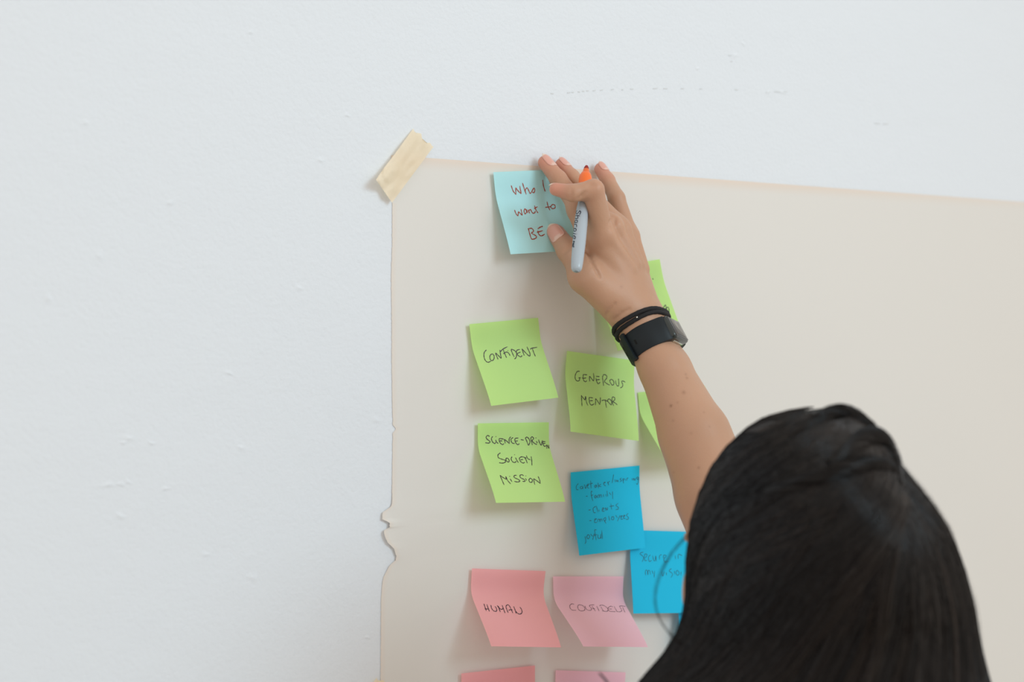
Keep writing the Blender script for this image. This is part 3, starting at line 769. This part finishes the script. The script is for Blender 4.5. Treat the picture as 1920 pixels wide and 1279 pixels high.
# twisted locks on the crown
def rope(path, rad, n=170, turns=1.6, lift=.003):
    c = catmull(path, 7); cen = []
    for (px, y) in c: cen.append(hair_pt(ang_of(px, y), y, lift))
    m = len(cen)
    for k in range(n):
        rr = rad * math.sqrt(R.random()); ph = R.uniform(0, 2 * math.pi); pts = []
        for i, p in enumerate(cen):
            t = cen[min(m - 1, i + 1)] - cen[max(0, i - 1)]; t = t / np.linalg.norm(t); a = nrm(np.cross(t, FW)); b = np.cross(t, a)
            u = i / (m - 1); th = ph + turns * 2 * math.pi * u; w = rr * (.35 + .65 * math.sin(math.pi * min(1, u * 1.1 + .05)))
            pts.append(p + (a * math.cos(th) + b * math.sin(th)) * w)
        strand(pts, .00042)
rope([(1450, 812), (1510, 782), (1558, 772), (1592, 786), (1618, 812), (1628, 850)], .0075, lift=-.001)
rope([(1500, 850), (1570, 812), (1610, 812), (1634, 832), (1640, 860), (1630, 885)], .0075, lift=.001)
rope([(1400, 900), (1490, 868), (1560, 850), (1610, 858), (1645, 880)], .0065, lift=.0015)
# flyaway hairs and the loose loop by the face
for k in range(90):
    a0 = R.uniform(-60, 100); y0 = R.uniform(780, 1100); pts = []; o_ = R.uniform(.002, .006); da = R.uniform(-12, 12)
    for i in range(12):
        t = i / 11; pts.append(hair_pt(a0 + da * t + (25 if a0 > 0 else -20) * t, y0 + 260 * t, o_ * math.sin(math.pi * t) + .001))
    strand(pts, .00010, .00006)
for k in range(6):
    j = [R.uniform(-5, 5) for _ in range(2)]; w = 1 + k * .006
    path = catmull([(1300, 990), (1281, 1012), (1256, 1042), (1235, 1085), (1228, 1125), (1238, 1162), (1262, 1194), (1288, 1215)], 4)
    strand([C3(q[0] + j[0] * math.sin(i * .16), q[1] + j[1], .965 + .002 * k) for i, q in enumerate(path)], .00015, .00012)
for k in range(4):
    strand([C3(q[0] + k * 1.2, q[1], .95) for q in catmull([(1122, 1262), (1134, 1276), (1150, 1300), (1190, 1340), (1230, 1370), (1300, 1400)], 4)], .0003)
o = mesh_obj('hair_strands', np.array(SV) - ORG, np.array(SF), m_strand, HAIR, cols=np.array(SCOL)); tag(o, kind='stuff')
print('hair', len(SF), time.time() - t0)

# ------------------------------------------------------------------ marker pen
m_pen = mat('grey_blue_plastic', (.40, .47, .53), .28, .5); m_or = mat('orange_plastic', (.90, .17, .025), .35); m_nib = mat('dark_red_felt', (.28, .02, .015), .8); m_pi = mat('navy_print', (.008, .012, .035), .4)
PB, PT = P(1080.5, 509, .093), P(1100, 310, .050)
pa = nrm(PT - PB); pl = np.linalg.norm(PT - PB); pu = nrm(np.cross(pa, FW)); pv = np.cross(pu, pa)
if pv @ FW > 0: pv = -pv
def lathe(name, prof_, m, parent=None, n=40):
    V = []; 
    for k in range(n):
        a = 2 * math.pi * k / n
        for (s, r) in prof_: V.append(PB + pa * s + (pu * math.cos(a) + pv * math.sin(a)) * r - PB)
    o = mesh_obj(name, V, grid_faces(n, len(prof_), True), m, parent)
    return o
print('pen length', pl)
def pr(s):
    xs = [0, .0004, .0012, .003, .006, .012, .030, .050, .066, .074, .082]; rs = [.0016, .0028, .0038, .0046, .0050, .0053, .0058, .0058, .0052, .0042, .0040]
    return float(np.interp(s, xs, rs))
PEN = empty('marker_pen', (0, 0, 0), 'grey-blue marker pen with orange collar held between the fingers', 'marker'); PEN.location = PB
ss = [-.00002] + [0, .0004, .0012, .003, .006, .012, .020, .030, .040, .050, .058, .066, .070, .074, .082]
lathe('barrel', [(s, 0.0016 if s < 0 else pr(s)) for s in ss] , m_pen, PEN)
lathe('end_cap', [(-.0003, .00001), (-.0003, .0012), (.0003, .0017)], mat('grey_end', (.25, .30, .33), .4), PEN)
e = pl
lathe('collar', [(.080, .0042), (e - .020, .0056), (e - .016, .0058), (e - .0125, .0054), (e - .0095, .0042), (e - .0088, .0030), (e - .0050, .0027), (e - .0045, .0001)], m_or, PEN)
lathe('nib', [(e - .0055, .0024), (e - .003, .0022), (e - .0008, .0013), (e, .0001)], m_nib, PEN)
def pen_s(u, v):
    a = u; s = v; d = pu * math.cos(a) + pv * math.sin(a); return PB + pa * s + d * (pr(s)), d
def pen_inv(q):
    best = None
    for a in np.linspace(0, math.pi, 61):
        s_ = (509 - q[1]) / 199 * pl
        for s in np.linspace(s_ - .012, s_ + .012, 25):
            e_ = np.sum((proj(pen_s(a, s)[0]) - q) ** 2)
            if best is None or e_ < best[0]: best = (e_, a, s)
    return np.array(best[1:])
# front side is where pv points to the camera (angle pi/2)
PEN_LETTERS = """6 7.5 3 9 .5 7 3 4.5 5.5 2.5 3 .5 0 2|8 9 8 0|8 4 10 5 11.5 4 11.5 0|17.5 4.5 15 5 13.5 2.5 15 .3 17.5 1.5|17.5 5 17.5 0|20 5 20 0|20 3.5 22 5 23.5 4.5|
26 5 26 -2|26 4 28 5 30 3 28.5 .5 26 1|33 5 33 0|33 6.8 33.4 7|36 2.7 40 2.7 39.5 4.8 37 5 35.7 2.5 37.5 .2 40 1|44 5 44 1.5|44 5 45.6 5|44 3.4 45.4 3.4|46.6 5 46.6 1.5|47.8 1.5 47.8 5|47.8 5 49.4 1.5|49.4 1.5 49.4 5|50.8 5 50.8 1.5|50.8 5 52.4 5|50.8 3.3 52.2 3.3|50.8 1.5 52.4 1.5"""
T_PEN = []
for st_ in PEN_LETTERS.replace('\n', '').split('|'):
    q_ = [float(t) for t in st_.split()]
    T_PEN.append([(1080.6 - .135 * q_[i] * 1.32 + .95 * q_[i + 1], 394.5 + q_[i] * 1.32 + .1 * q_[i + 1]) for i in range(0, len(q_), 2)])
V, F = ribbon([[pen_inv(np.array(p)) for p in s] for s in T_PEN], pen_s, .00075, .00012)
mesh_obj('printed_lettering', np.array(V) - PB, F, m_pi, PEN, smooth=False)

# ------------------------------------------------------------------ bracelet and fitness watch on the wrist
WC = WR + AX * .0215                                   # watch centre on the arm axis
def table(s):
    c = WC + AX * s; th = np.linspace(0, 2 * math.pi, 73)[:-1]; rr = np.linspace(.008, .045, 150); out = []
    for t in th:
        d = DN * math.cos(t) + WD * math.sin(t); f = full_arm((c + rr[:, None] * d).astype(np.float32)); k = np.argmax(f > 0); out.append(rr[k] - f[k] * .9)
    out = np.array(out)
    for _ in range(6): out = (np.roll(out, 1) + 2 * out + np.roll(out, -1)) / 4
    return out
ST = np.array([-.026, -.021, -.016, -.010, -.005, 0, .005, .010, .014]); TB = np.array([table(s) for s in ST])
def rad(t, s):
    x = (t % (2 * math.pi)) / (2 * math.pi) * 72; i = int(x) % 72; f = x - int(x)
    col = TB[:, i] * (1 - f) + TB[:, (i + 1) % 72] * f
    return float(np.interp(s, ST, col))
def ring(t, s, off=0.0, cen=None):
    r = rad(t, s * .6 if abs(s) < .0135 else s) + off
    return WC + (DN * math.cos(t) + WD * math.sin(t)) * r + AX * s
HTn = rad(0, 0)
m_rub = mat('black_rubber', (.008, .013, .017), .5, .28); m_glass = mat('watch_glass', (.03, .03, .03), .06, .8); m_case = mat('dark_case', (.02, .03, .03), .2, .6)
m_cord = mat('black_elastic', (.006, .006, .008), .8); add_bump(m_cord, 1500, .0004)
m_bead = mat('silver_fleck', (.8, .8, .75), .2, Metallic=1.0)
WAT = empty('fitness_watch', (0, 0, 0), 'black fitness watch with rubber strap on the raised wrist', 'watch'); WAT.location = WC
def band(name, t0, t1, hw, o0, o1, m, n=90, par=WAT, s_off=0.0, cen=None):
    V = []; prof_ = [(-hw, o0), (-hw, o1 - .0004), (-hw + .0006, o1), (hw - .0006, o1), (hw, o1 - .0004), (hw, o0)]
    for i in range(n):
        t = t0 + (t1 - t0) * i / (n - 1)
        for (s, o_) in prof_:
            dd_ = min(abs(math.degrees(t)), abs(math.degrees(t) - 360)); rise = .0042 * math.exp(-((dd_ - 34) / 18) ** 2) if dd_ > 34 else .0042
            V.append(ring(t, s + s_off, o_ + (rise if name == 'strap' and o_ > 0 else 0), cen) - WC)
    F = []
    for i in range(n - 1):
        for j in range(6): a = i * 6 + j; b = i * 6 + (j + 1) % 6; F.append((a, b, b + 6, a + 6))
    F += [(5, 4, 3, 2, 1, 0), tuple((n - 1) * 6 + j for j in range(6))]
    o = mesh_obj(name, V, F, m, par, smooth=True)
    md = o.modifiers.new('es', 'EDGE_SPLIT'); md.split_angle = .7
    return o
rd = math.radians
st = band('strap', rd(36), rd(324), .0113, -.002, .0019, m_rub, n=120)
band('strap_tail', rd(116), rd(215), .0112, .0018, .0034, m_rub, 40)
band('strap_loop', rd(113), rd(122), .0132, -.001, .0050, m_rub, 8)
for tt, ss_ in ((100, 0), (134, .0028), (134, -.0028), (148, 0)):
    V = []
    for (a, b) in ((-1.6, -.0022), (1.6, -.0022), (1.6, .0022), (-1.6, .0022)): V.append(ring(rd(tt + a), b + ss_, .0025 if tt < 110 else .0039) - WC)
    mesh_obj('strap_hole', V, [(0, 1, 2, 3)], mat('hole_black', (.001, .001, .001), .9), st if tt < 110 else bpy.data.objects['strap_tail'], smooth=False)
# case: rounded block, long side round the wrist
def rblock(name, cen, X, Y, Z, hx, hy, hz, r, m, par, bend=0.0, org=WC):
    V, F = [], []; n = 10; lay = [(-hz, r), (-hz + r * .3, r * .3), (-hz + r, 0), (hz - r, 0), (hz - r * .3, r * .3), (hz, r)]
    outl = []
    for (cx, cy, a0) in ((1, 1, 0), (-1, 1, 90), (-1, -1, 180), (1, -1, 270)):
        for k in range(5):
            a = rd(a0 + 90 * k / 4); outl.append((cx, cy, math.cos(a), math.sin(a)))
    rc = r * 2.0
    for (z, ins_) in lay:
        for (cx, cy, c, s) in outl:
            x = cx * (hx - rc) + c * (rc - ins_ * .8); y = cy * (hy - rc) + s * (rc - ins_ * .8)
            V.append(cen + X * x + Y * y + Z * (z - bend * y * y) - org)
    m_ = len(outl)
    for i in range(len(lay) - 1):
        for k in range(m_): F.append((i*m_ + k, i*m_ + (k+1) % m_, (i+1)*m_ + (k+1) % m_, (i+1)*m_ + k))
    F += [tuple(range(m_))[::-1], tuple((len(lay) - 1) * m_ + k for k in range(m_))]
    return mesh_obj(name, V, F, m, par)
CC = WC + DN * (HTn + .0030)
cs_ = rblock('case', CC, AX, WD, DN, .0115, .0180, .0046, .0022, m_case, WAT)
rblock('screen', CC + DN * .0047, AX, WD, DN, .0098, .0158, .0003, .0003, m_glass, cs_)
rblock('display', CC + DN * .0051, AX, WD, DN, .0074, .0115, .0001, .0001, mat('dark_display', (.055, .045, .035), .12, .8), cs_)
rblock('chrome_trim', CC + AX * .0112 - DN * .0015, DN, WD, AX, .0012, .011, .0006, .0003, mat('polished_metal', (.6, .65, .6), .12, Metallic=1.0), cs_)
# two black elastic loops
BC = WC.copy(); BS = -.0195
BRAC = empty('hair_tie', (0, 0, 0), 'two black elastic hair tie loops round the wrist above the watch', 'hair tie'); BRAC.location = BC
for q, (s0, tilt) in enumerate(((-.0016, .0006), (.0020, -.0004))):
    V = []; n = 90; mseg = 8
    def cpt(t): 
        return ring(t, BS + s0 + tilt * math.cos(t + .7) + .0004 * math.sin(5 * t), .0010)
    for i in range(n):
        t = 2 * math.pi * i / n; c = cpt(t); c2 = cpt(t + .02); tg = nrm(c2 - c); a = nrm(np.cross(tg, AX)); b = np.cross(tg, a)
        for k in range(mseg):
            th = 2 * math.pi * k / mseg; V.append(c + (a * math.cos(th) + b * math.sin(th)) * .0021 * (1 + .05 * math.sin(i * 2.1 + k * .8)) - BC)
    F = [(i * mseg + k, ((i + 1) % n) * mseg + k, ((i + 1) % n) * mseg + (k + 1) % mseg, i * mseg + (k + 1) % mseg) for i in range(n) for k in range(mseg)]
    lp = mesh_obj('elastic_loop', V, F, m_cord, BRAC)
V, F = sphere(ring(rd(78), BS + .0019, .0028) - BC, .0009, 8); mesh_obj('metal_fleck', V, F, m_bead, BRAC)
print('done', time.time() - t0)
